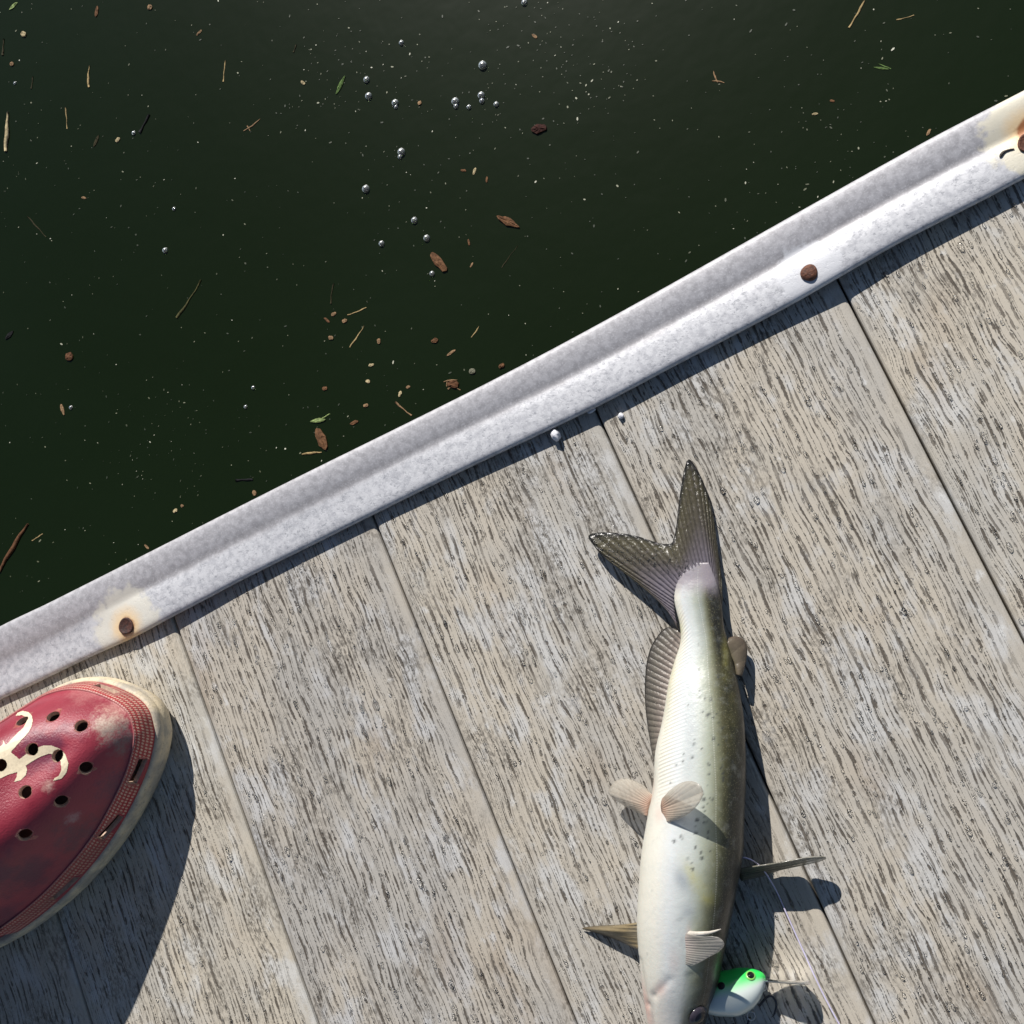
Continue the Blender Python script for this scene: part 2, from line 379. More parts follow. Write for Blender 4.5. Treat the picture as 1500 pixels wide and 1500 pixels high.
spots = [(840 + x / 3.75, 1000 + y / 3.75, s) for x, y, s in [(745,78,3),(775,85,4),(733,148,3),(770,160,4),(760,170,4),(790,180,3),(795,290,4),(695,318,3.4),(683,387,3.6),(640,370,2.6),(635,408,3.2),(597,430,2.4),(775,428,3),(840,235,2.4),(835,450,3),(845,478,3),(847,500,3.6),(847,515,2.8),(775,475,3.2),(568,522,2.6),(740,580,4),(752,608,5),(797,607,3),(748,648,3.6),(755,670,3),(718,715,5),(755,730,3.2),(712,783,4.4),(775,780,3.4),(775,810,3),(635,800,3.6),(597,825,5),(710,857,4),(740,885,4.2),(745,915,5),(697,970,4.6),(675,915,3),(893,415,3),(900,690,3),(445,1435,2),(475,1090,1.5)]]
spots += [(840 + x / 3.75, 650 + y / 3.75, s) for x, y, s in [(705,1235,3),(745,1390,3.4),(775,1390,3),(760,1475,3.6),(800,1080,3),(810,1275,3),(655,1425,2.4),(700,1100,2)]]
random.seed(3)
spots += [(random.uniform(1010, 1078), random.uniform(1000, 1260), random.uniform(1.2, 2.4)) for _ in range(40)]
vs = []; A = {k: [] for k in ('phi', 'vlen', 'spot', 'yellow', 'blue', 'pink', 'latphi')}
def blob(px, py, cx, cy, rx, ry, rot=0):
    dx, dy = px - cx, py - cy; c, s = math.cos(rot), math.sin(rot); p, q = dx * c + dy * s, -dx * s + dy * c
    d = (p / rx) ** 2 + (q / ry) ** 2
    return math.exp(-d * 1.4)
yl = [RY[0] + (RY[-1] - RY[0]) * (i / (NR - 1)) for i in range(NR)]
def groove(px, py):                            # creases of the gill cover, throat and belly behind the fins
    def seg(ax_, ay_, bx, by, wd):
        t = max(0, min(1, ((px-ax_)*(bx-ax_)+(py-ay_)*(by-ay_)) / ((bx-ax_)**2+(by-ay_)**2)))
        return math.exp(-((px-ax_-t*(bx-ax_))**2+(py-ay_-t*(by-ay_))**2) / wd**2)
    return (seg(943,1400,955,1462,5) + seg(955,1462,966,1510,5) + .8*seg(966,1445,990,1420,6) + .7*seg(966,1445,962,1500,5)
            + .8*seg(1020,1415,1035,1470,7) + .5*seg(1008,1335,1016,1372,5))
for y in yl:
    L, Rr, b, zc = row(y); b *= .001; zc *= .001
    pl, pr = W(L, y, zc), W(Rr, y, zc); c = (pl + pr) / 2; hv = (pr - pl) / 2; vt = vent(y)
    for k in range(NS):
        t = 2 * math.pi * k / NS; ct, st_ = math.cos(t), math.sin(t)
        e = 2 / 2.25
        cx = math.copysign(abs(ct) ** e, ct); sx = math.copysign(abs(st_) ** e, st_)
        bb = b * (1 if st_ > 0 else .96)
        p = c + hv * cx + Vector((0, 0, bb * sx))
        apx, apy = (L + Rr) / 2 + (Rr - L) / 2 * cx, y
        if st_ > 0:
            gr = groove(apx - 1, apy + 2)
            p = p + (c - p).normalized() * gr * .0007
        ph = abs(((vt - t + math.pi) % (2 * math.pi)) - math.pi) / math.pi
        vs.append(p); A['phi'].append(ph); A['vlen'].append((y - RY[0]) / (RY[-1] - RY[0]))
        sp = 0
        up = st_ > -.2
        if up:
            for sx_, sy_, sr in spots:
                d2 = (apx - sx_) ** 2 + (apy - sy_) ** 2
                if d2 < 60: sp = max(sp, 1 / (1 + math.exp((math.sqrt(d2) - sr * .52) * 3.2)))
        A['spot'].append(sp)
        A['yellow'].append((blob(apx, apy, 1024, 1268, 11, 26, -.5) + blob(apx, apy, 1044, 1296, 10, 16, -.6) + .7*blob(apx, apy, 998, 915, 6, 26) + .6*blob(apx, apy, 985, 1000, 6, 60, .1) + .5*blob(apx, apy, 1065, 960, 6, 40)+.15*blob(apx,apy,1075,1040,10,80)) if up else 0)
        A['blue'].append((blob(apx, apy, 1012, 1275, 12, 22, -.5) + blob(apx, apy, 1020, 1318, 12, 14) * .7 + .5*blob(apx, apy, 1018, 1060, 12, 90) + .6*blob(apx, apy, 1030, 905, 7, 60, -.1)) if up else 0)
        A['pink'].append((blob(apx, apy, 952, 1462, 7, 40, -.2) + .7*blob(apx, apy, 978, 1432, 10, 14, .6) + .5*blob(apx, apy, 975, 1185, 9, 12) + .3*blob(apx, apy, 999, 1390, 9, 22)+.5*blob(apx,apy,960,1150,5,20)+.5*blob(apx,apy,1020,1350,4,14)) if up else 0)
        A['latphi'].append(interp([(0, .47), (.3, .50), (.5, .53), (.7, .56), (1, .56)], A['vlen'][-1]))
fs = grid_faces(NR, NS, cv=True); fs.append(tuple(range(NS))); fs.append(tuple((NR - 1) * NS + k for k in range(NS))[::-1])
fish = empty('catfish', W(1015, 1200, 0))
tag(fish, 'wet silver catfish with white belly lying on the grey deck boards', 'fish')
body = mesh('body', vs, fs, fish_material(), attrs=A); settle(body, fish)
fbvh = BVHTree.FromPolygons([tuple(v) for v in vs], fs)

def fin(name, base, tip, nray, m, nu=64, nv=12, bulge=0.0, label=None, jag=.02, ridge=.00022, thick=.0004):
    zf = 1.0 if name == 'dorsal_fin' else ZF
    B = resample([W(x, y, z * .001 * zf) for x, y, z in base], nu); T = resample([W(x, y, z * .001 * zf) for x, y, z in tip], nu)
    vs, us, vv = [], [], []; rng = random.Random(len(name) * 13 + nray)
    jj = [rng.uniform(-jag, jag * .5) for _ in range(nray + 2)]
    for i in range(nu):
        u = i / (nu - 1); ext_ = jj[int(u * nray)] * math.sin(math.pi * min(1, u * 6)) * 1.0
        for j in range(nv):
            v = j / (nv - 1)
            p = B[i].lerp(T[i], v * (1 + ext_ * v)) + Vector((0, 0, bulge * math.sin(math.pi * v) * .001))
            p.z += ridge * abs(math.sin(math.pi * nray * u)) * (1 - .5 * v)
            vs.append(p); us.append(u); vv.append(v)
    o = mesh(name, vs, grid_faces(nu, nv), m, attrs={'u': us, 'v': vv})
    sd = o.modifiers.new('thickness', 'SOLIDIFY'); sd.thickness = thick; sd.offset = 0
    if label: o['label'] = label
    return settle(o, fish)
m_tail = fin_material('tail_fin_membrane', [(0, (.25, .22, .25)), (.16, (.21, .185, .215)), (.5, (.115, .10, .075)), (.85, (.10, .088, .05)), (1, (.03, .03, .025))], True, 34, .12, .22)
m_anal = fin_material('anal_fin_membrane', [(0, (.42, .36, .32)), (.25, (.28, .235, .205)), (.7, (.19, .17, .14)), (1, (.10, .09, .08))], True, 26, .12, .35)
m_pelv = fin_material('pale_fin_membrane', [(0, (.62, .38, .27)), (.25, (.56, .45, .36)), (.6, (.50, .45, .38)), (1, (.58, .54, .47))], False, 15, .45, .3)
m_pect = fin_material('white_fin_membrane', [(0, (.56, .40, .37)), (.25, (.52, .46, .42)), (.6, (.47, .45, .41)), (1, (.56, .53, .49))], False, 17, .48, .3)
m_spine = fin_material('brown_fin_membrane', [(0, (.40, .35, .26)), (.3, (.32, .25, .14)), (.7, (.25, .20, .12)), (1, (.14, .11, .07))], False, 7, .05, .35)
m_dors = fin_material('dark_fin_membrane', [(0, (.10, .09, .06)), (.3, (.17, .15, .10)), (.7, (.22, .21, .16)), (1, (.32, .31, .27))], False, 7, .05, .18)
# tail: lower lobe first, round the fork, to the upper lobe
fin('tail_fin', [(994,924,10),(989,900,10.5),(988,878,11.5),(994,860,11.6),(1006,850,11.7),(1020,846,11.8),(1036,849,11.6),(1047,860,11.2),(1053,882,10),(1057,905,8)],
    [(992,914,9.5),(972,884,9),(945,860,9),(914,838,9),(884,815,9),(866,794,8.5),(863,784,8),(880,780,8),(907,781,8),(935,786,8),(962,795,8),(978,797,8),(986,793,8),
     (991,770,7),(994,742,6),(998,712,5),(1003,686,4),(1009,673,3.5),(1017,681,3),(1026,697,3),(1037,724,3),(1044,752,3),(1049,785,3.5),(1053,820,4.5),(1057,850,6),(1058,880,7)],
    34, m_tail, 260, 26, 1.0, 'dark olive forked tail fin with black edge', .016, .0003)
fin('anal_fin', [(1000,930,10),(992,965,11),(984,1000,12),(977,1050,15),(968,1090,19),(963,1127,24)],
    [(990,921,9),(975,920,8),(962,934,7),(953,950,6.5),(947,975,6),(945,1005,6),(945.5,1030,6),(948,1055,7),(953,1088,9),(957,1112,14),(961,1129,21)], 26, m_anal, 160, 12, .8, None, .015)
fin('pelvic_fin', [(975,1202,43),(970,1192,43),(968,1180,43),(970,1170,43)],
    [(984,1203,47),(1000,1197,55),(1015,1187,61),(1026,1173,65),(1030,1160,66),(1024,1149,66),(1012,1144,63),(997,1147,57),(982,1157,49)], 15, m_pelv, 110, 14, 2.0, 'pale pelvic fin raised over the flank', .05, .00005, .00025)
fin('pelvic_fin', [(958,1166,31),(953,1175,30),(950,1185,29),(948,1195,28)],
    [(945,1152,20),(930,1144,17),(915,1140,14),(901,1145,12),(893,1155,11),(892,1163,11),(902,1172,12),(918,1182,14),(938,1191,18)], 15, m_pelv, 110, 14, 1.5, None, .05, .00005, .00025)
fin('pectoral_fin', [(940,1350,22),(941,1362,20),(943,1374,18),(946,1390,16)],
    [(905,1355,8),(870,1357,3.5),(853,1360,1.5),(862,1363,1.5),(880,1368,2.5),(905,1377,5),(930,1389,10)], 6, m_spine, 60, 14, 1.2, 'narrow brown pectoral fin with stiff spine')
fin('pectoral_fin', [(1000,1366,49),(994,1376,48.5),(992,1388,48),(994,1400,47),(1000,1410,45)],
    [(1022,1370,53),(1040,1371,55),(1054,1374,55),(1061,1383,54),(1054,1393,52),(1040,1401,51),(1026,1409,50),(1014,1414,49),(1004,1413,47)], 17, m_pect, 120, 14, 1.2, 'white fanned pectoral fin with fine rays', .05, .00005, .00025)
pv, pf = tube(resample([W(1006,1367,.0495*ZF), W(1020,1368,.053*ZF), W(1040,1366,.056*ZF), W(1056,1361,.058*ZF)], 10), [.0013,.0013,.0012,.0011,.0010,.0009,.0007,.0006,.0004,.0002], 8, .7)
settle(mesh('fin_spine', pv, pf, simple('fin_bone', (.52, .48, .42), .3, .15)), fish)
fin('adipose_fin', [(1064,945,11),(1070,958,11),(1076,972,11.5),(1081,988,12)],
    [(1068,937,9),(1077,934,8),(1087,938,7),(1092,948,7),(1092,962,7.5),(1088,978,10),(1084,990,11.5)], 3, fin_material('adipose_flesh', [(0,(.16,.14,.09)),(.3,(.17,.14,.10)),(.7,(.15,.12,.085)),(1,(.12,.09,.07))], False, 3, .0, .3), 40, 10, 1.0, None, .0, .0, .0022)
# dorsal fin, folded up on edge beside the body
fin('dorsal_fin', [(1078,1272,17),(1080,1278,13),(1083,1284,9),(1086,1290,4)],
    [(1112,1268,19),(1150,1262,20),(1182,1256,19.5),(1204,1255,17),(1210,1257,12),(1198,1262,8),(1180,1266,6),(1150,1272,3.5),(1120,1282,2)], 9, m_dors, 110, 16, .5, 'dark folded dorsal fin lying stiffly away from the back', .11, .0006, .0006)
# eye
def dome(name, c, nrm, rad, m, h=.6, seg=20, rings=8):
    q = nrm.to_track_quat('Z', 'Y').to_matrix(); vs = []
    for i in range(rings):
        t = math.pi / 2 * i / (rings - 1)
        for k in range(seg):
            p = 2 * math.pi * k / seg
            vs.append(c + q @ Vector((rad * math.cos(t) * math.cos(p), rad * math.cos(t) * math.sin(p), rad * h * math.sin(t))))
    return mesh(name, vs, grid_faces(rings, seg, cv=True), m)
def hit(px, py, tree):
    r = tree.ray_cast(CAM, ray(px, py)); return (r[0], r[1]) if r[0] is not None else (W(px, py, .01), Vector((0, 0, 1)))
p, nn = hit(1022, 1488, fbvh)
if nn.dot(ray(1025, 1486)) > 0: nn = -nn
eye = settle(dome('eye', p, nn, .0052, simple('eye_rim', (.035, .03, .04), .15, .3), .45), fish)
pu = dome('pupil', p + nn * .0006, nn, .0038, simple('eye_black', (.006, .006, .009), .05, .1), .62); pu.parent = eye
bm_ = simple('barbel_skin', (.06, .05, .04), .35, .3)
for bx, by, tx, ty in ((968, 1584, 930, 1640), (985, 1588, 975, 1660), (1004, 1586, 1040, 1650), (1012, 1578, 1075, 1610)):
    a0 = W(bx, by, .011); a1 = W((bx*2+tx)/3 + 5, (by*2+ty)/3, .008); a2 = W(tx, ty, .0012)
    pv, pf = tube(resample([a0, a1, a2], 14), [.0012 * (1 - .9 * i / 13) for i in range(14)], 6); settle(mesh('barbel', pv, pf, bm_), fish)

# ------------------------------------------------------------------ fishing lure
def lure_material():
    a = M('painted_lure'); v = a.attr('up'); u = a.attr('along'); co = a.obj()
    n = a.noise(co, 90, 2, .5)
    f = a.math('ADD', v, a.math('MULTIPLY', a.math('SUBTRACT', n, .5), .06))
    c = a.mix(a.ss(f, .50, .88), (.66, .72, .69), (.03, .60, .10))
    c = a.mix(a.math('MULTIPLY', a.ss(f, .0, .22, 1, 0), .3), c, (.62, .66, .40))
    return a.set(Base_Color=c, Roughness=.2, Coat_Weight=.6, Coat_Roughness=.05)
lure = empty('fishing_lure', W(1085, 1455, 0))
tag(lure, 'neon green and white crankbait lure with clear bill lying beside the fish', 'fishing lure')
LZ = .0125
top = [(1022,1458,0),(1029,1444,0),(1039,1432,0),(1052,1424,0),(1066,1421,0),(1080,1418,0),(1095,1418,0),(1108,1421,0),(1117,1425,0),(1121,1430,0)]
bot = [(1020,1466,0),(1027,1475,0),(1036,1483,0),(1050,1487,0),(1064,1488,0),(1080,1488,0),(1094,1483,0),(1107,1473,0),(1116,1459,0),(1121,1444,0)]
NL, NK = 48, 48
T = resample(top, NL); Bt = resample(bot, NL); vs = []; up = []; al = []
for i in range(NL):
    s = i / (NL - 1); th = .0108 * (max(0, math.sin(math.pi * min(1, (s * .93 + .07)))) ** .55) * (1 - .25 * s)
    a0, b0 = W(T[i].x, T[i].y, LZ), W(Bt[i].x, Bt[i].y, LZ); c = (a0 + b0) / 2; hv = (a0 - b0) / 2
    for k in range(NK):
        t = 2 * math.pi * k / NK
        vs.append(c + hv * math.cos(t) + Vector((0, 0, th * math.sin(t)))); up.append(.5 + .5 * math.cos(t)); al.append(s)
fs = grid_faces(NL, NK, cv=True); fs += [tuple(range(NK)), tuple((NL - 1) * NK + k for k in range(NK))[::-1]]
lb = settle(mesh('lure_body', vs, fs, lure_material(), attrs={'up': up, 'along': al}), lure)
lbv = BVHTree.FromPolygons([tuple(v) for v in vs], fs)
def on(tree, px, py):
    p, n = hit(px, py, tree)
    return p, (n if n.dot(ray(px, py)) < 0 else -n)
p, n = on(lbv, 1099.5, 1429); le = settle(dome('lure_eye', p, n, .0024, simple('lure_eye_ring', (.22, .50, .12), .2, .1), .3), lure)
dome('lure_eye_pupil', p + n * .00025, n, .0018, simple('lure_eye_black', (.008, .006, .006), .06, .1), .5).parent = le
p, n = on(lbv, 1056.5, 1444); settle(dome('black_spot', p + n * .00002, n, .0018, simple('black_dot_paint', (.006, .006, .007), .3, .1), .10), lure)
gm = M('clear_plastic'); gm.set(Base_Color=(.93, .95, .93), Roughness=.06, IOR=1.45, Transmission_Weight=1.0)
# bill: a clear paddle standing on edge
vs = []; wid = [(0, .0035), (.15, .0052), (.4, .0078), (.7, .0092), (.88, .0082), (.97, .005), (1, .0012)]
a0, a1 = W(1114, 1436, .0105), W(1186, 1440, .0100); NB = 26
nrm = Vector((a1.y - a0.y, -(a1.x - a0.x), 0)).normalized()
upv = (Vector((0, 0, 1)) + nrm * -.27).normalized(); thn = (a1 - a0).cross(upv).normalized() * .0009
for i in range(NB):
    s = i / (NB - 1); c = a0.lerp(a1, s); hw = interp(wid, s)
    for q in range(12):
        t = 2 * math.pi * q / 12
        vs.append(c + upv * hw * math.cos(t) + thn * math.sin(t))
fs = grid_faces(NB, 12, cv=True); fs += [tuple(range(12)), tuple((NB - 1) * 12 + k for k in range(12))[::-1]]
bill = settle(mesh('clear_bill', vs, fs, gm.m), lure); bill['label'] = 'clear plastic diving bill'
steel = M('dark_steel'); steel.set(Base_Color=(.08, .08, .09), Metallic=1.0, Roughness=.25)
silver = M('bright_steel'); silver.set(Base_Color=(.55, .55, .56), Metallic=1.0, Roughness=.18)
def ringobj(name, c, rad, tr, m, nrm):
    q = nrm.to_track_quat('Z', 'Y').to_matrix(); pts = [c + q @ Vector((rad * math.cos(t), rad * math.sin(t), 0)) for t in [2 * math.pi * i / 24 for i in range(25)]]
    v, f = tube(pts, [tr] * 25, 6); return settle(mesh(name, v, f, m), lure)
ringobj('split_ring', W(1100, 1488, .007), .0019, .00035, silver.m, Vector((.2, .3, 1)))
ringobj('line_tie', W(1118, 1446, .010), .0016, .00035, silver.m, Vector((.8, .2, .6)))
hk = resample([W(1112,1474,.006), W(1122,1462,.006), W(1130,1459,.005), W(1136,1466,.004), W(1137,1476,.003), W(1134,1486,.002), W(1130,1490,.004)], 30)
v, f = tube(hk, [.0006 * (1 if i < 24 else (30 - i) / 6.5 + .05) for i in range(30)], 6); settle(mesh('hook', v, f, steel.m), lure)
hk = resample([W(1098,1490,.006), W(1094,1505,.005), W(1086,1514,.004), W(1078,1510,.003), W(1074,1500,.004)], 24)
v, f = tube(hk, [.0006] * 24, 6); settle(mesh('hook', v, f, steel.m), lure)

# line
lm = M('nylon_line'); lm.set(Base_Color=(.60, .56, .74), Roughness=.3, Transmission_Weight=.05)
lp = resample([W(1084,1256,.016), W(1094,1257,.017), W(1106,1263,.015), W(1118,1274,.011), W(1131,1294,.005), W(1141,1313,.0018), W(1152,1338,.0012), W(1173,1385,.0008), W(1198,1440,.0008), W(1216,1476,.0008), W(1232,1505,.0008), W(1262,1560,.0008)], 90)
v, f = tube(lp, [.00040] * 90, 8); tag(mesh('fishing_line', v, f, lm.m), 'thin pale violet nylon line running over the boards from the fish', 'fishing line')

# ------------------------------------------------------------------ clog
TIP = W(235, 1033, .015); HEEL = W(235 - .78 * 400, 1033 + .62 * 400, .015)
bk = (HEEL - TIP); bk.z = 0; bk.normalize(); rt = Vector((-bk.y, bk.x, 0))     # back, and the side that faces down-right
if (W(300, 1200) - W(235, 1033)).dot(rt) < 0: rt = -rt
O = Vector((TIP.x, TIP.y, 0))
def S(t, n, z): return O + (bk * t + rt * n) * .001 + Vector((0, 0, z * .001))
OUT = [(0,2),(2,9),(7,17.5),(22,29),(43,39.5),(65,48),(88,54),(115,58),(150,58),(190,52),(230,43),(262,38),(280,24),(286,0),(280,-24),(262,-38),(230,-44),(190,-47),(150,-50),(115,-52),(88,-52),(61,-50),(46,-47.5),(30,-40.5),(17,-30),(6,-16),(1,-6)]
NO = 260
ol = [Vector((a[0], a[1], 0)) for a in resample([(t, n, 0) for t, n in OUT], NO, True)]
def onorm(i):
    d = ol[(i + 1) % NO] - ol[i - 1]; n = Vector((-d.y, d.x, 0)).normalized()
    return n if n.dot(Vector((120 if 60 < ol[i].x < 220 else (60 if ol[i].x <= 60 else 220), 0, 0)).__sub__(ol[i]) if False else (Vector((min(max(ol[i].x, 55), 230), 0, 0)) - ol[i])) > 0 else -n
nin = [onorm(i) for i in range(NO)]
def toe(t): return 5.0 * max(0, 1 - t / 60) ** 2
prof = [(9, .0), (4, .2), (1.6, 3), (.3, 8), (0, 11.5), (.5, 12.4), (.35, 13.4), (0, 15), (.5, 17.6), (1.4, 18.8), (2.6, 19.2), (4.5, 19.0), (8.5, 18.5)]
vs = []
for i in range(NO):
    for d, z in prof:
        q = ol[i] + nin[i] * d; vs.append(S(q.x, q.y, z + toe(q.x) * (1 if z > 0 else 1)))
npf = len(prof); fs = grid_faces(NO, npf, cu=True)
fs.append(tuple(i * npf for i in range(NO))); fs.append(tuple(i * npf + npf - 1 for i in range(NO))[::-1])
sm = M('scuffed_cream_sole'); co = sm.obj(); n1 = sm.noise(co, 70, 4, .6); n2 = sm.noise(co, 600, 3, .6)
c = sm.mix(sm.ss(n1, .35, .62), (.62, .52, .36), (.37, .33, .27)); c = sm.mix(sm.math('MULTIPLY', sm.ss(n2, .55, .7), .4), c, (.12, .10, .08))
sm.set(Base_Color=c, Roughness=.6, Normal=sm.bump(n2, .0004, .6))
clog = empty('clog', S(120, 0, 0)); tag(clog, 'scuffed dark red plastic clog with round holes and cream script emblem', 'shoe')
sole = settle(mesh('sole', vs, fs, sm.m), clog)

def upper_material():
    a = M('scuffed_red_clog'); co = a.obj(); k = a.attr('k'); s = a.attr('s')
    n1 = a.noise(co, 28, 4, .6); n2 = a.noise(co, 900, 3, .6); n3 = a.noise(co, 220, 4, .65)
    c = a.mix(a.ss(n1, .32, .68), (.22, .016, .034), (.30, .030, .052))
    c = a.mix(a.math('MULTIPLY', a.ss(a.noise(a.vm('ADD', co, (3, 1, 2)), 22, 4, .6), .56, .68), .55), c, (.045, .012, .045))
    scuff = a.math('MULTIPLY', a.ss(n3, .66, .78), a.ss(n2, .45, .6))
    c = a.mix(a.math('MULTIPLY', scuff, .5), c, (.42, .24, .25))
    for (px, r, col, am) in PATCH:
        d = a.math('ADD', a.dist(co, px), a.math('MULTIPLY', a.math('SUBTRACT', a.noise(co, 190, 6, .75), .5), r * 2.4))
        c = a.mix(a.math('MULTIPLY', a.ss(d, r, r * .1), a.math('MULTIPLY', a.ss(n2, .3, .6, .55, 1.0), am)), c, col)
    # woven band along the rim
    vo = a.n.new('ShaderNodeTexVoronoi'); vo.inputs['Randomness'].default_value = .12; vo.inputs['Scale'].default_value = 1
    kk = a.math('MULTIPLY', k, 19.0); sk = a.math('ADD', a.math('MULTIPLY', s, .52), a.math('MULTIPLY', kk, .5))
    a.put(vo.inputs['Vector'], a.comb(sk, kk, 0.0))
    dots = a.ss(vo.outputs['Distance'], .42, .26)
    band = a.math('MULTIPLY', a.ss(k, .020, .03), a.ss(k, .268, .255))
    cb = a.mix(dots, (.36, .018, .024), (.62, .36, .28)); cb = a.mix(a.math('MULTIPLY', a.ss(n1, .4, .65), .45), cb, (.16, .07, .06))
    c = a.mix(band, c, cb)
    rimc = a.math('MULTIPLY', a.ss(a.math('ABSOLUTE', a.math('SUBTRACT', k, .268)), .02, .004), .35)
    c = a.mix(rimc, c, (.52, .28, .25))
    h = a.math('ADD', a.math('MULTIPLY', n2, .9), a.math('MULTIPLY', a.math('MULTIPLY', dots, band), 1.6))
    return a.set(Base_Color=c, Roughness=a.ss(n1, .3, .7, .36, .50), Normal=a.bump(h, .0005, .6), Specular_IOR_Level=.5, Sheen_Weight=.10, Sheen_Roughness=.5, Sheen_Tint=(1.0, .75, .7, 1.0))
PATCH = []
# upper: rings from the rim (k=0) in to the ridge (k=1)
ui = [i for i in range(NO)]
fr = [(i, ol[i]) for i in range(NO) if ol[i].x <= 152]
start = min(i for i, q in fr if q.y < 0 and True) if False else None
seq = sorted([(math.atan2(q.y, 70 - q.x) , i) for i, q in fr])    # from one side, round the toe, to the other
seq = [i for _, i in seq]
KP = [(0, 2.2, 18.0), (.03, 2.5, 20.2), (.08, 2.8, 24.0), (.14, 3.3, 28.0), (.20, 4.2, 31.4), (.25, 5.3, 33.6), (.268, 5.9, 34.6), (.285, 6.7, 34.4), (.30, 7.5, 35.3)]
ks = [kp[0] for kp in KP] + [.34, .38, .43, .48, .54, .60, .66, .72, .78, .84, .90, .95, 1.0]
def Hs(t): return sinterp([30, 45, 70, 100, 130, 160], [54, 60, 73, 88, 98, 102], t)
vs, kk, ss_ = [], [], []; arc = 0; prev = None
for i in seq:
    q = ol[i]
    if prev is not None: arc += (q - prev).length
    prev = q
    for k in ks:
        tz = toe(q.x) * .8
        if k <= .30:
            d = sinterp([a[0] for a in KP], [a[1] for a in KP], k); z = sinterp([a[0] for a in KP], [a[2] for a in KP], k)
            wv = 1.0 + .35 * max(0, (q.x - 60) / 90)            # the wall grows towards the instep
            p = q + nin[i] * d; z = 18.0 + (z - 18.0) * wv
        else:
            p0 = q + nin[i] * 7.5; z0 = 18.0 + (35.3 - 18.0) * (1.0 + .35 * max(0, (q.x - 60) / 90))
            ts = 42 + .70 * q.x; sp = Vector((ts, q.y * .16, 0)); f = (k - .30) / .70
            p = p0.lerp(sp, f); zt = Hs(ts)
            z = z0 + (zt - z0) * (1 - (1 - f) ** 2.9)
        vs.append(S(p.x, p.y, z + tz * (1 - k * .5))); kk.append(k); ss_.append(arc)
nk = len(ks); nsq = len(seq)
fs = grid_faces(nsq, nk)
nb = len(vs)                                   # bridge across the ridge
for j in range(nsq // 2 - 1):
    a, b = j, nsq - 1 - j
    fs.append((a * nk + nk - 1, (a + 1) * nk + nk - 1, (b - 1) * nk + nk - 1, b * nk + nk - 1))
sb = bmesh.new(); bvs = [sb.verts.new(v) for v in vs]
for f_ in fs:
    try: sb.faces.new([bvs[i_] for i_ in f_])
    except ValueError: pass
for _ in range(14): bmesh.ops.smooth_vert(sb, verts=[bvs[i_] for i_ in range(len(vs)) if kk[i_] > .40], factor=.5, use_axis_x=True, use_axis_y=True, use_axis_z=True)
vs = [v.co.copy() for v in bvs]; sb.free()
ubv = BVHTree.FromPolygons([tuple(v) for v in vs], fs)
def upt(px, py):
    p, n = on(ubv, px, py); return p, n
for px, py, r, col, am in [(160,1062,.013,(.50,.42,.34),.85),(178,1085,.012,(.16,.13,.13),.75),(72,1150,.0050,(.62,.45,.38),.6),(165,1150,.016,(.07,.025,.06),.6),(110,1225,.018,(.06,.03,.055),.6),(108,1198,.006,(.45,.33,.33),.5),(130,1010,.018,(.55,.26,.24),.35),(168,1040,.012,(.60,.36,.30),.5),(30,1290,.020,(.07,.015,.04),.5)]:
    PATCH.append((tuple(upt(px, py)[0]), r, col, am))
um = upper_material()
up_o = mesh('upper', vs, fs, um, attrs={'k': kk, 's': ss_})
bmm = bmesh.new(); bmm.from_mesh(up_o.data); bmesh.ops.recalc_face_normals(bmm, faces=bmm.faces)
up_ = sum((f.normal.z * f.calc_area() for f in bmm.faces))
if up_ < 0: bmesh.ops.reverse_faces(bmm, faces=bmm.faces)
bmm.to_mesh(up_o.data); bmm.free()
rimm = simple('pink_hole_rim', (.60, .42, .32), .6, .2, 400)
up_o.data.materials.append(rimm)
cb = bmesh.new()
HOLES = [(33,1056),(78,1049),(119,1063),(47,1098),(85,1107),(1,1121),(126,1125),(37,1160),(90,1174),(37,1223),(-12,1080),(-20,1170),(-30,1225),(-25,1275)]
holes3 = []
for px, py in HOLES:
    p, n = upt(px, py); holes3.append((p, n))
    n2 = (n + Vector((0, 0, .4))).normalized()
    mt = Matrix.Translation(p) @ n2.to_track_quat('Z', 'Y').to_matrix().to_4x4()
    bmesh.ops.create_cone(cb, cap_ends=True, segments=24, radius1=.0032, radius2=.0039, depth=.016, matrix=mt)
for (ax_, ay_), (bx, by), hgt in [((142,1003),(172,1015),.0050),((210,1112),(194,1148),.0070),((177,1195),(147,1229),.0066),((113,1285),(76,1318),.0062)]:
    pa, na = upt(ax_, ay_); pb, nb_ = upt(bx, by); t = (pb - pa); ln = t.length; t.normalize(); n = (na + nb_); n = (n - t * n.dot(t)).normalized(); u = n.cross(t)
    mt = Matrix.Translation((pa + pb) / 2) @ Matrix((t, u, n)).transposed().to_4x4()
    r = bmesh.ops.create_cube(cb, size=1, matrix=mt @ Matrix.Diagonal((ln, hgt, .016, 1)))
for f in cb.faces: f.material_index = 0
cme = bpy.data.meshes.new('cut'); cb.to_mesh(cme); cb.free(); cme.materials.append(rimm)
cut = bpy.data.objects.new('cut', cme); link(cut)
sd = up_o.modifiers.new('s', 'SOLIDIFY'); sd.thickness = .0030; sd.offset = -1
bo = up_o.modifiers.new('b', 'BOOLEAN'); bo.object = cut; bo.operation = 'DIFFERENCE'; bo.solver = 'EXACT'; bo.use_self = True
try: bo.material_mode = 'TRANSFER'
except Exception: pass
dg = bpy.context.evaluated_depsgraph_get(); dg.update()
nm = bpy.data.meshes.new_from_object(up_o.evaluated_get(dg), preserve_all_data_layers=True, depsgraph=dg)
up_o.modifiers.clear(); up_o.data = nm; bpy.data.objects.remove(cut)
nm.polygons.foreach_set('use_smooth', [True] * len(nm.polygons))
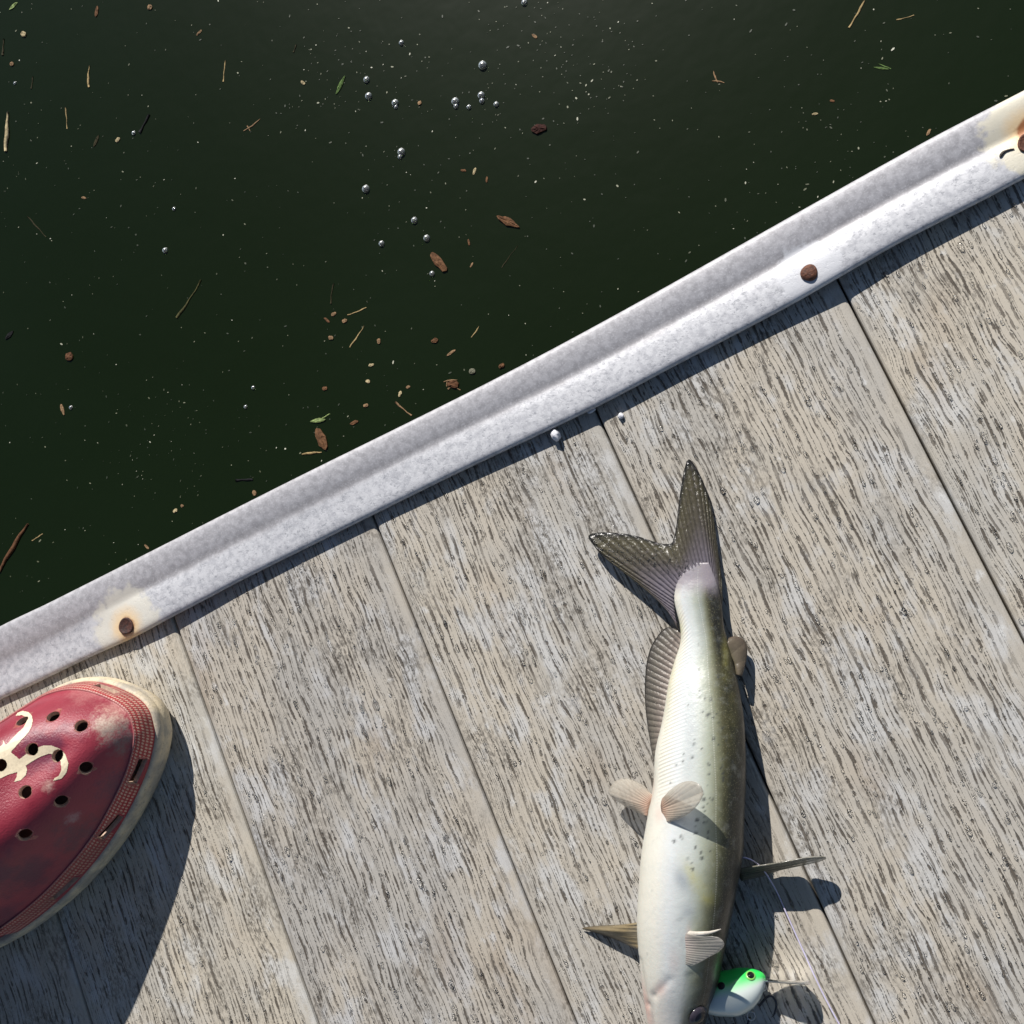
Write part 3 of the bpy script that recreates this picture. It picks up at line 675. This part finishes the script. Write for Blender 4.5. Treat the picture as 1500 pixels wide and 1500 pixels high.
try: nm.set_sharp_from_angle(angle=R(40))
except Exception: pass
settle(up_o, clog)
# cream emblem printed on the upper: strokes draped on its surface
def z4(pts): return [(x / 4.545, 950 + y / 4.545) for x, y in pts]
PRINT = [z4([(104,452),(118,430),(150,417),(188,424),(212,448),(219,478),(211,520),(190,560),(130,625),(72,690),(130,737),(180,700),(232,668),(290,645),(345,646),(395,665),(436,705),(456,765),(443,825),(410,865),(355,881),(362,863),(392,848),(411,806),(404,752),(375,710),(330,698),(268,720),(210,754),(172,780),(182,805),(172,842),(140,876),(96,888),(112,856),(116,822),(60,838),(0,866),(-60,885),(-120,880),(-150,850),(-120,856),(-70,850),(-20,825),(0,808),(-30,760),(-35,700),(-25,660),(0,655),(20,640),(22,612),(36,640),(45,640),(100,580),(160,525),(178,487),(172,458),(148,445),(122,447)])]
def inside(x, y, P):
    c = False; j = len(P) - 1
    for i in range(len(P)):
        if (P[i][1] > y) != (P[j][1] > y) and x < (P[j][0]-P[i][0]) * (y-P[i][1]) / (P[j][1]-P[i][1]) + P[i][0]: c = not c
        j = i
    return c
em = M('cream_print'); co = em.obj(); en = em.noise(co, 700, 3, .6)
em.set(Base_Color=em.mix(em.ss(en, .3, .75), (.74, .63, .45), (.62, .52, .37)), Roughness=.5)
idx, vs, fs = {}, [], []; stp = .75
def ev(i, j):
    if (i, j) not in idx:
        p, n = upt(i * stp, j * stp); idx[(i, j)] = len(vs); vs.append(p + n * .00022)
    return idx[(i, j)]
for i in range(-60, 140):
    for j in range(int(1035 / stp), int(1150 / stp)):
        cx, cy = (i + .5) * stp, (j + .5) * stp
        if not inside(cx, cy, PRINT[0]): continue
        q = [ev(i, j), ev(i + 1, j), ev(i + 1, j + 1), ev(i, j + 1)]
        m_ = (vs[q[0]] + vs[q[2]]) / 2
        if any((m_ - hp).length < .0034 for hp, hn in holes3): continue
        fs.append(tuple(q[::-1]))
emb = settle(mesh('emblem', vs, fs, em.m), clog); emb['label'] = 'cream script letter A printed on the toe'
# heel rim and strap, behind the open back
vs = []; hs = [i for i in range(NO) if ol[i].x >= 140]; hs.sort(key=lambda i: math.atan2(ol[i].y, ol[i].x - 150))
for i in hs:
    q = ol[i]; hh = interp([(140, 46), (170, 33), (200, 30), (250, 36), (286, 40)], q.x)
    for d, z in [(4.5, 18.6), (5.0, hh - 2), (6, hh), (7.5, hh), (8.2, hh - 2), (8.2, 18.4)]:
        p = q + nin[i] * d; vs.append(S(p.x, p.y, z))
plain = simple('dull_red_plastic', (.20, .02, .035), .45, .25, 300)
settle(mesh('heel_rim', vs, grid_faces(len(hs), 6), plain), clog)
sp = resample([S(150, -52, 60), S(200, -52, 74), S(255, -46, 78), S(288, -22, 76), S(294, 0, 76), S(288, 22, 76), S(255, 46, 78), S(200, 51, 74), S(150, 51, 60)], 50)
v, f = tube(sp, [.0022] * 50, 8, 4.0); settle(mesh('heel_strap', v, f, plain), clog)
ins = simple('grey_insole', (.16, .13, .12), .8, .3)
vs = [S((ol[i] + nin[i] * 9).x, (ol[i] + nin[i] * 9).y, 20.2 + toe(ol[i].x)) for i in range(NO)]
settle(mesh('insole', vs, [tuple(range(NO))], ins, smooth=False), clog)

# the wearer's unseen foot and shin, added to fill out the clog's shadow
fp = [(80, 0, 34, 26, 10), (115, 0, 44, 33, 24), (150, 0, 58, 34, 40), (178, 0, 74, 34, 52), (204, 0, 96, 34, 50), (218, 0, 120, 33, 42), (224, 0, 165, 33, 40), (228, 0, 230, 42, 48), (232, 0, 310, 50, 55), (236, 0, 400, 48, 52), (236, 0, 430, 44, 46)]
rings = [[Vector((sinterp(list(range(len(fp))), [r_[c_] for r_ in fp], i * (len(fp) - 1) / 39), 0, 0)) for i in range(40)] for c_ in range(5)]; vs = []
for i in range(40):
    t_, n_, z_, hw_, hh_ = (rings[c_][i].x for c_ in range(5))
    t2_, z2_ = rings[0][min(i + 1, 39)].x - rings[0][max(i - 1, 0)].x, rings[2][min(i + 1, 39)].x - rings[2][max(i - 1, 0)].x
    ln_ = math.hypot(t2_, z2_); ut, uz = -z2_ / ln_, t2_ / ln_
    for k in range(28):
        a_ = 2 * math.pi * k / 28
        vs.append(S(t_ + ut * hh_ * .62 * math.sin(a_), hw_ * math.cos(a_), max(21, z_ + uz * hh_ * .62 * math.sin(a_))))
fs = grid_faces(40, 28, cv=True); fs += [tuple(range(28)), tuple(39 * 28 + k for k in range(28))[::-1]]
per = mesh('person', vs, fs, simple('tanned_skin', (.38, .22, .15), .5, .12, 200, .0003))
tag(per, 'unseen leg of the person wearing the dark red clog, added to fill its shadow', 'person')

# ------------------------------------------------------------------ crumbs on the deck
def lump(name, c, rad, m, squash=.8, seed=1, stretch=(1, 1)):
    bm = bmesh.new(); bmesh.ops.create_icosphere(bm, subdivisions=3, radius=1)
    from mathutils import noise as mn
    for v in bm.verts:
        q = 1 + .28 * mn.noise(v.co * 1.6 + Vector((seed * 3.1, 0, 0))) + .10 * mn.noise(v.co * 5 + Vector((seed, 0, 0)))
        v.co = Vector((v.co.x * stretch[0], v.co.y * stretch[1], v.co.z * squash)) * q * rad
    me = bpy.data.meshes.new(name); bm.to_mesh(me); bm.free(); me.materials.append(m)
    me.polygons.foreach_set('use_smooth', [True] * len(me.polygons))
    o = bpy.data.objects.new(name, me); o.location = c; return link(o)
wc = simple('white_foam', (.66, .66, .70), .6, .15, 800, .0004)
tag(lump('white_crumb', W(814, 637, .0027), .0031, wc, .95, 2, (.85, 1.1)), 'white pitted crumb beside the shadow of the metal trim', 'crumb')
tag(lump('white_crumb', W(909.5, 609.5, .0012), .0016, wc, .8, 5), 'small smooth white crumb on the board past the seam', 'crumb')
tag(lump('caulk_chip', W(866, 602, .0022), .0013, wc, .5, 8, (1.9, .8)), 'tiny pale chip stuck under the metal trim at a board seam', 'chip')
dk = simple('dead_grass_dark', (.035, .028, .022), .7, .3)
v, f = tube(resample([on_rail(W(a_, b_, .0055)) + Vector((0, 0, .0004)) for a_, b_ in ((1464,233),(1469,226),(1477,222.5),(1485,221))], 12), [.0004,.0007,.0008,.0008,.0007,.0006,.0005,.0005,.0004,.0004,.0003,.0002], 6)
tag(mesh('grass_sliver', v, f, dk), 'dark curled sliver lying on the pale metal trim', 'plant debris')
# water drops standing on the boards
rng = random.Random(21); vs, fs = [], []
def drop(c, r, sx, sy, h):
    b = len(vs); seg = 8
    for fr_, z in ((1.0, -.02), (.86, .45), (.5, .85)):
        for k in range(seg):
            a = 2 * math.pi * k / seg; vs.append((c.x + r * sx * fr_ * math.cos(a), c.y + r * sy * fr_ * math.sin(a), c.z + r * h * z))
    vs.append((c.x, c.y, c.z + r * h))
    for j in range(2):
        for k in range(seg): fs.append((b + j*seg + k, b + j*seg + (k+1) % seg, b + (j+1)*seg + (k+1) % seg, b + (j+1)*seg + k))
    for k in range(seg): fs.append((b + 2*seg + k, b + 2*seg + (k+1) % seg, b + 3*seg))
cnt = 0
while cnt < 3800:
    x, y = rng.uniform(-.14, .66), rng.uniform(-.42, -.004)
    fx = x % PW
    if fx < .006 or fx > PW - .012 or (fx > PW - .03 and rng.random() < .6): continue
    if rng.random() < .5: x = x - (x % .0046) + rng.uniform(-.0004, .0004)
    r = rng.choice((.0005, .0006, .0007, .0009, .0011)) * rng.uniform(.8, 1.25)
    if rng.random() < .03: r *= 1.5
    drop(Vector((x, y, -.00002)), r, rng.uniform(.75, 1.0), rng.uniform(.9, 2.0), .95)
    if rng.random() < .25: drop(Vector((x + r * rng.uniform(-1, 1), y + r * 2.1, -.00002)), r * .7, .9, 1.2, .75)
    cnt += 1
for px, py, r in [(1136,1412,.0016),(1138,1418,.0012),(1132,1407,.0010),(1179,1462,.0014)]: drop(W(px, py, 0), r, 1, 1.2, .7)
tv = bpy.data.objects['tail_fin'].data; tbv = BVHTree.FromPolygons([tuple(v.co) for v in tv.vertices], [tuple(p.vertices) for p in tv.polygons])
for _ in range(260):
    t_ = rng.random(); px, py = lerp(880, 1015, t_) + rng.gauss(0, 10), lerp(806, 838, t_) + rng.gauss(0, 9)
    hp = tbv.ray_cast(CAM, ray(px, py))[0]
    if hp is not None: drop(hp + Vector((0, 0, .0002)), rng.uniform(.00022, .0006), 1, 1.2, .7)
dw = M('water_drop'); dw.set(Base_Color=(1, 1, 1), Roughness=.17, IOR=1.45, Transmission_Weight=1.0)
tag(mesh('water_droplets', vs, fs, dw.m), 'tiny clear water droplets scattered over the grey deck boards', 'droplets', kind='stuff')

# ------------------------------------------------------------------ floating debris
COL = {'straw': (.42, .31, .15), 'pale': (.50, .41, .24), 'bark': (.17, .085, .042), 'brown': (.13, .06, .03), 'tan': (.30, .19, .105), 'dark': (.010, .010, .012),
       'green': (.12, .20, .06), 'lime': (.26, .34, .13), 'dim': (.045, .038, .018), 'red': (.05, .018, .014), 'grey': (.22, .22, .16), 'olive': (.085, .08, .03)}
CM = {k: simple('debris_' + k, tuple(.72 * q_ for q_ in c), .8, .4, 400, .0005, Specular_IOR_Level=.15) for k, c in COL.items()}
def seg_ends(px, py, ln, ang):
    c, s = math.cos(R(ang)), math.sin(R(ang)); h = ln / 2
    return (px - c*h, py + s*h), (px + c*h, py - s*h)       # ang: degrees anticlockwise from image right
DN = [0]
def stem(name, px, py, ln, wd, ang, col, bend=.06):
    DN[0] += 1; r = random.Random(DN[0]); (x0, y0), (x1, y1) = seg_ends(px, py, ln, ang)
    a, b = W(x0, y0, ZW), W(x1, y1, ZW); n = 9; sc_ = (b - a).length / ln
    side = Vector((-(b - a).y, (b - a).x, 0)); bb = r.uniform(-bend, bend); ph = r.uniform(0, 6)
    pts = [a.lerp(b, i/(n-1)) + side * (bb * math.sin(math.pi*i/(n-1)) + .010 * math.sin(ph + i * 1.7)) + Vector((0, 0, wd*sc_*.12)) for i in range(n)]
    rad = [wd * sc_ * .5 * (.75 + .25 * math.sin(ph + i*.8)) * (1 - .35 * i/(n-1)) for i in range(n)]
    v, f = tube(pts, rad, 6, .6); return mesh(name, v, f, CM[col])
def flake(name, px, py, ln, wd, ang, col, jag=.28, pts=14, pointed=0.0):
    DN[0] += 1; r = random.Random(DN[0] * 7); (x0, y0), (x1, y1) = seg_ends(px, py, ln, ang)
    a, b = W(x0, y0, ZW), W(x1, y1, ZW); c = (a + b) / 2; hl = (b - a) / 2; sc_ = hl.length / (ln / 2)
    hw = Vector((-hl.y, hl.x, 0)).normalized() * wd * sc_ / 2; ring = []
    for k in range(pts):
        t = 2 * math.pi * k / pts; q = 1 + r.uniform(-jag, jag * .5)
        ct = math.cos(t); wv = math.sin(t) * (1 - pointed * abs(ct))
        ring.append(c + hl * ct * (q if abs(ct) < .8 else 1 - r.uniform(0, .12)) + hw * wv * q)
    th = min(.0012, wd * sc_ * .18); cur = wd * sc_ * .05
    vs = [p + Vector((0, 0, -.0006)) for p in ring] + [p + Vector((0, 0, th + r.uniform(-.2, .2) * th)) for p in ring]
    inn_ = [c.lerp(p, .5) + Vector((0, 0, th + cur + r.uniform(-.4, .4) * th)) for p in ring]; vs += inn_; vs.append(c + Vector((0, 0, th + cur)))
    f = [(k, (k+1) % pts, pts + (k+1) % pts, pts + k) for k in range(pts)] + [(pts + k, pts + (k+1) % pts, 2*pts + (k+1) % pts, 2*pts + k) for k in range(pts)]
    f += [(2*pts + k, 2*pts + (k+1) % pts, 3*pts) for k in range(pts)]
    return mesh(name, vs, f, CM[col], smooth=False)
def add(o, label, cat, group=None): return tag(o, label, cat, group)
add(stem('wood_splinter', 10, 193, 58, 9, 87, 'pale', .02), 'broad pale wood splinter floating on the dark water', 'wood splinter')
add(stem('straw', 131, 112, 32, 4.4, 88, 'straw'), 'short thick straw-coloured stem floating upright beside a brown bark crumb', 'plant stem')
add(stem('straw', 1255, 21, 46, 4.8, 60, 'straw', .03), 'long tan straw floating far from the other debris', 'plant stem')
add(stem('twig', 277, 438, 66, 4.6, 57, 'olive', .04), 'long thin olive twig floating alone on dark water', 'twig')
add(stem('stick', 20, 802, 82, 9, 59, 'brown', .03), 'thick dark brown stick floating near the metal trim', 'stick')
add(stem('straw', 457, 664, 29, 4, 6, 'straw', .02), 'short straw touching the foot of a brown bark chip', 'plant stem')
add(stem('twig', 591, 599, 31, 3.4, -40, 'tan', .03), 'thin reddish tan twig meeting the metal trim', 'twig')
add(stem('twig', 523, 493, 38, 3, 56, 'straw', .03), 'thin straight straw among tan leaf crumbs', 'plant stem')
add(stem('stick', 212, 181, 30, 6, 62, 'dark', .05), 'black stick with knobbed end beside a bright bubble', 'stick')
add(stem('stick', 358, 703, 25, 4.5, 2, 'dark', .03), 'short black stick floating close to the metal trim', 'stick')
add(flake('bark_chip', 745, 325, 38, 11, -27, 'bark', .25, 16, .35), 'reddish brown bark chip floating apart, pointed at one end', 'bark')
add(flake('bark_chip', 643, 384, 38, 13, -52, 'bark', .22, 16, .3), 'brown bark chip floating beside a bubble', 'bark')
add(flake('bark_chip', 471, 643, 36, 15, -68, 'bark', .25, 16, .3), 'dark-ended brown bark chip above a short straw', 'bark')
add(flake('grass', 499, 125, 33, 7, 64, 'green', .12, 14, .6), 'green grass blade floating by itself', 'leaf')
v1 = flake('green_leaf', 466, 616, 24, 7, 8, 'lime', .15, 14, .5); add(v1, 'bright green split leaf floating above a bark chip', 'leaf')
ch = stem('leaf_stalk', 475, 611, 20, 2.6, 30, 'lime', .03); ch.parent = v1
v1 = flake('green_leaf', 1291, 100, 24, 4, -8, 'green', .12, 14, .5); add(v1, 'small forked green leaf floating far from the bubbles', 'leaf')
ch = stem('leaf_stalk', 1296, 97, 20, 2.4, -22, 'green', .03); ch.parent = v1
v1 = stem('twig', 1048, 112, 18, 3, 110, 'tan', .1); add(v1, 'tiny forked tan twig floating on open water', 'twig')
ch = stem('side_twig', 1052, 120, 18, 3, -8, 'tan', .05); ch.parent = v1
v1 = stem('twig', 369, 183, 30, 3, 36, 'tan', .08); add(v1, 'crooked brown twig with a side shoot', 'twig')
ch = stem('side_twig', 364, 188, 9, 2, -60, 'tan', .05); ch.parent = v1
v1 = flake('leaf_clump', 664, 563, 18, 11, 10, 'brown', .5, 14); add(v1, 'ragged clump of brown leaf scraps against the metal trim', 'leaf litter')
for q in ((660, 558, 20, 2.6, 8), (668, 567, 16, 3, -35), (662, 566, 14, 3.4, 40), (655, 561, 10, 2, 80)):
    ch = stem('scrap', *q, 'tan', .1); ch.parent = v1
add(flake('round_leaf', 692, 544, 10, 9, 20, 'grey', .2, 12), 'pale round leaf scrap floating near the metal trim', 'leaf')
add(flake('leaf_scrap', 790, 189, 24, 13, 5, 'red', .35, 14), 'dark reddish sunken leaf scrap', 'leaf')
add(flake('leaf_scrap', 735, 536, 10, 9, 30, 'bark', .4, 12), 'orange brown leaf scrap touching the metal trim', 'leaf')
add(flake('bark_chip', 92, 600, 18, 6, -75, 'tan', .25, 12, .3), 'small tan bark sliver beside a bubble', 'bark')
add(flake('bark_chip', 142, 17, 17, 5.5, 82, 'bark', .2, 12), 'brown bark crumb above a straw stem', 'bark')
add(flake('green_leaf', 20, 9, 18, 5, 42, 'lime', .2, 12, .4), 'curled pale green leaf scrap', 'leaf')
add(flake('pod', 14, 491, 17, 6, 45, 'dark', .1, 12, .2), 'small black seed pod on the dark water', 'seed')
add(flake('dark_leaf', 102, 523, 12, 11, 20, 'brown', .35, 12), 'small dark brown leaf floating alone', 'leaf')
add(flake('dark_leaf', 141, 207, 20, 5, 66, 'dim', .2, 12, .3), 'narrow dull leaf with a black tip', 'leaf')
g1 = ('thin straw stem floating on the dark water', 'plant stem', 'thin straws on the water')
for px, py, ln, wd, an in [(97,173,32,2.4,-86),(329,104,32,2.6,84),(47,121,18,3,83),(54,332,41,2.2,-48),(1326,26,27,2.4,15),(747,376,40,1.7,54),(696,486,20,2.8,55),(55,787,19,2.4,33),(523,456,30,2.6,22),(487,430,30,3,82),(432,71,12,3.4,70),(5,69,24,4,86)]:
    dim = not (ln < 35 and wd < 3); lg = 'long' if ln > 26 else 'short'
    add(stem('straw', px, py, ln, wd, an, 'dim' if dim else 'straw', .06), lg + (' dull dark' if dim else ' thin yellowish') + ' straw stem floating on the dark water', g1[1], g1[2] if dim else 'thin yellow straws on the water')
g2 = ('small tan crumb of bark or leaf floating on the dark water', 'plant debris', 'tan crumbs on the water')
for px, py, ln, wd, an in [(292,48,12,4,45),(220,11,8,7,20),(18,94,6,6,0),(444,121,8,4,-40),(615,151,6,6,0),(783,53,10,4,-35),(679,250,9,4,-10),(695,251,12,4.5,70),(713,263,10,4,85),(687,355,10,4,-80),(691,388,9,3,60),(1194,167,10,4,5),(1219,148,8,4,-10),(489,460,9,6,30),(479,469,12,3.4,-40),(505,470,8,6,20),(485,495,8,6,-20),(555,500,9,6,80),(637,499,11,8,20),(539,559,7,5,-20),(544,535,9,5,20),(598,567,7,4,20),(476,569,8,6,10),(536,594,8,6,10),(257,748,8,6,50),(267,741,5,4,0),(373,722,9,6,-70),(123,290,8,3,-10),(215,801,10,3,-45),(1360,194,12,5,60),(173,205,9,6,40),(661,517,16,4,35),(586,577,10,5,70),(519,619,14,5,20),(35,50,8,8,0)]:
    cc_ = random.Random(px).choice(('tan', 'tan', 'pale', 'bark')); rd = ln < wd * 1.7
    add(flake('debris_crumb', px, py, ln, wd, an, cc_, .35, 10), {'tan': 'tan', 'pale': 'pale straw-coloured', 'bark': 'reddish brown'}[cc_] + (' stubby crumb' if rd else ' narrow sliver') + ' of plant litter floating on the dark water', g2[1], cc_ + (' crumbs' if rd else ' slivers') + ' on the water')
# bubbles
bb = M('bubble_film'); bb.set(Base_Color=(1, 1, 1), Roughness=.10, IOR=1.33, Transmission_Weight=.9, Coat_Weight=1.0, Coat_IOR=1.75, Coat_Roughness=.20)
bme = None
for px, py, rp in [(588,63,4),(707,96,6.5),(537,117,5),(540,141,5.5),(579,151,5.5),(580,157,3),(667,149,6),(668,156,3.6),(705,140,5.5),(706,148,4),(687,157,3.5),(727,153,4),(588,223,6),(586,230,3.6),(536,277,6),(607,323,5),(625,349,5),(559,357,4.5),(768,4,4.5),(633,401,4),(196,195,3.5),(242,367,4.5),(255,306,3),(104,597,3.2),(371,568,3),(360,596,3),(22,122,2.6)]:
    c = W(px, py, ZW)
    if bme is None:
        vs = []; nb1, nb2 = 10, 20
        for i in range(nb1):
            t = math.pi / 2 * i / (nb1 - 1) - .15
            for k in range(nb2):
                p = 2 * math.pi * k / nb2; vs.append((math.cos(t) * math.cos(p), math.cos(t) * math.sin(p), math.sin(t)))
        o = mesh('air_bubble', vs, grid_faces(nb1, nb2, cv=True), bb.m); bme = o.data
    else: o = link(bpy.data.objects.new('air_bubble', bme))
    o.location = c; q = rp / 1750; o.scale = (q, q, q * .85)
    sz = 'large' if rp > 5.2 else ('small' if rp > 3.3 else 'tiny')
    tag(o, sz + ' clear air bubble glinting on the dark green water', 'bubble', sz + ' bubbles on the water')
# fine specks nobody could count
rng = random.Random(5); vs, fs, ca = [], [], []
cl = [(rng.uniform(0, 1400), rng.uniform(0, 800), rng.uniform(40, 160)) for _ in range(16)] + [(620, 150, 120), (560, 560, 120), (880, 120, 140)]
for _ in range(2000):
    if rng.random() < .45: px, py = rng.uniform(-60, 1560), rng.uniform(-60, 900)
    else:
        cx, cy, s = rng.choice(cl); px, py = rng.gauss(cx, s), rng.gauss(cy, s)
    if py > 930 - .52 * px: continue
    c = W(px, py, ZW); r = rng.choice((.0003, .00035, .0004, .0005, .0007)) * rng.uniform(.7, 1.3); b = len(vs)
    an = rng.uniform(0, 6.28); el = rng.uniform(1, 2.4); n = 5
    for z, s in ((-.0002, 1.0), (.0003, .8)):
        for k in range(n):
            t = 2 * math.pi * k / n; x, y = r * s * el * math.cos(t), r * s * math.sin(t)
            vs.append((c.x + x * math.cos(an) - y * math.sin(an), c.y + x * math.sin(an) + y * math.cos(an), c.z + z))
    cc = rng.random() ** 3.0; ca += [cc] * (2 * n)
    fs += [(b + k, b + (k+1) % n, b + n + (k+1) % n, b + n + k) for k in range(n)] + [tuple(b + n + k for k in range(n))]
sp = M('floating_specks'); sp.set(Base_Color=sp.ramp(sp.attr('tone'), [(0, (.02, .03, .014)), (.35, (.07, .08, .04)), (.7, (.22, .23, .15)), (1, (.55, .55, .45))]), Roughness=.5)
tag(mesh('floating_specks', vs, fs, sp.m, smooth=False, attrs={'tone': ca}), 'fine pale specks drifting all over the dark green water', 'specks', kind='stuff')
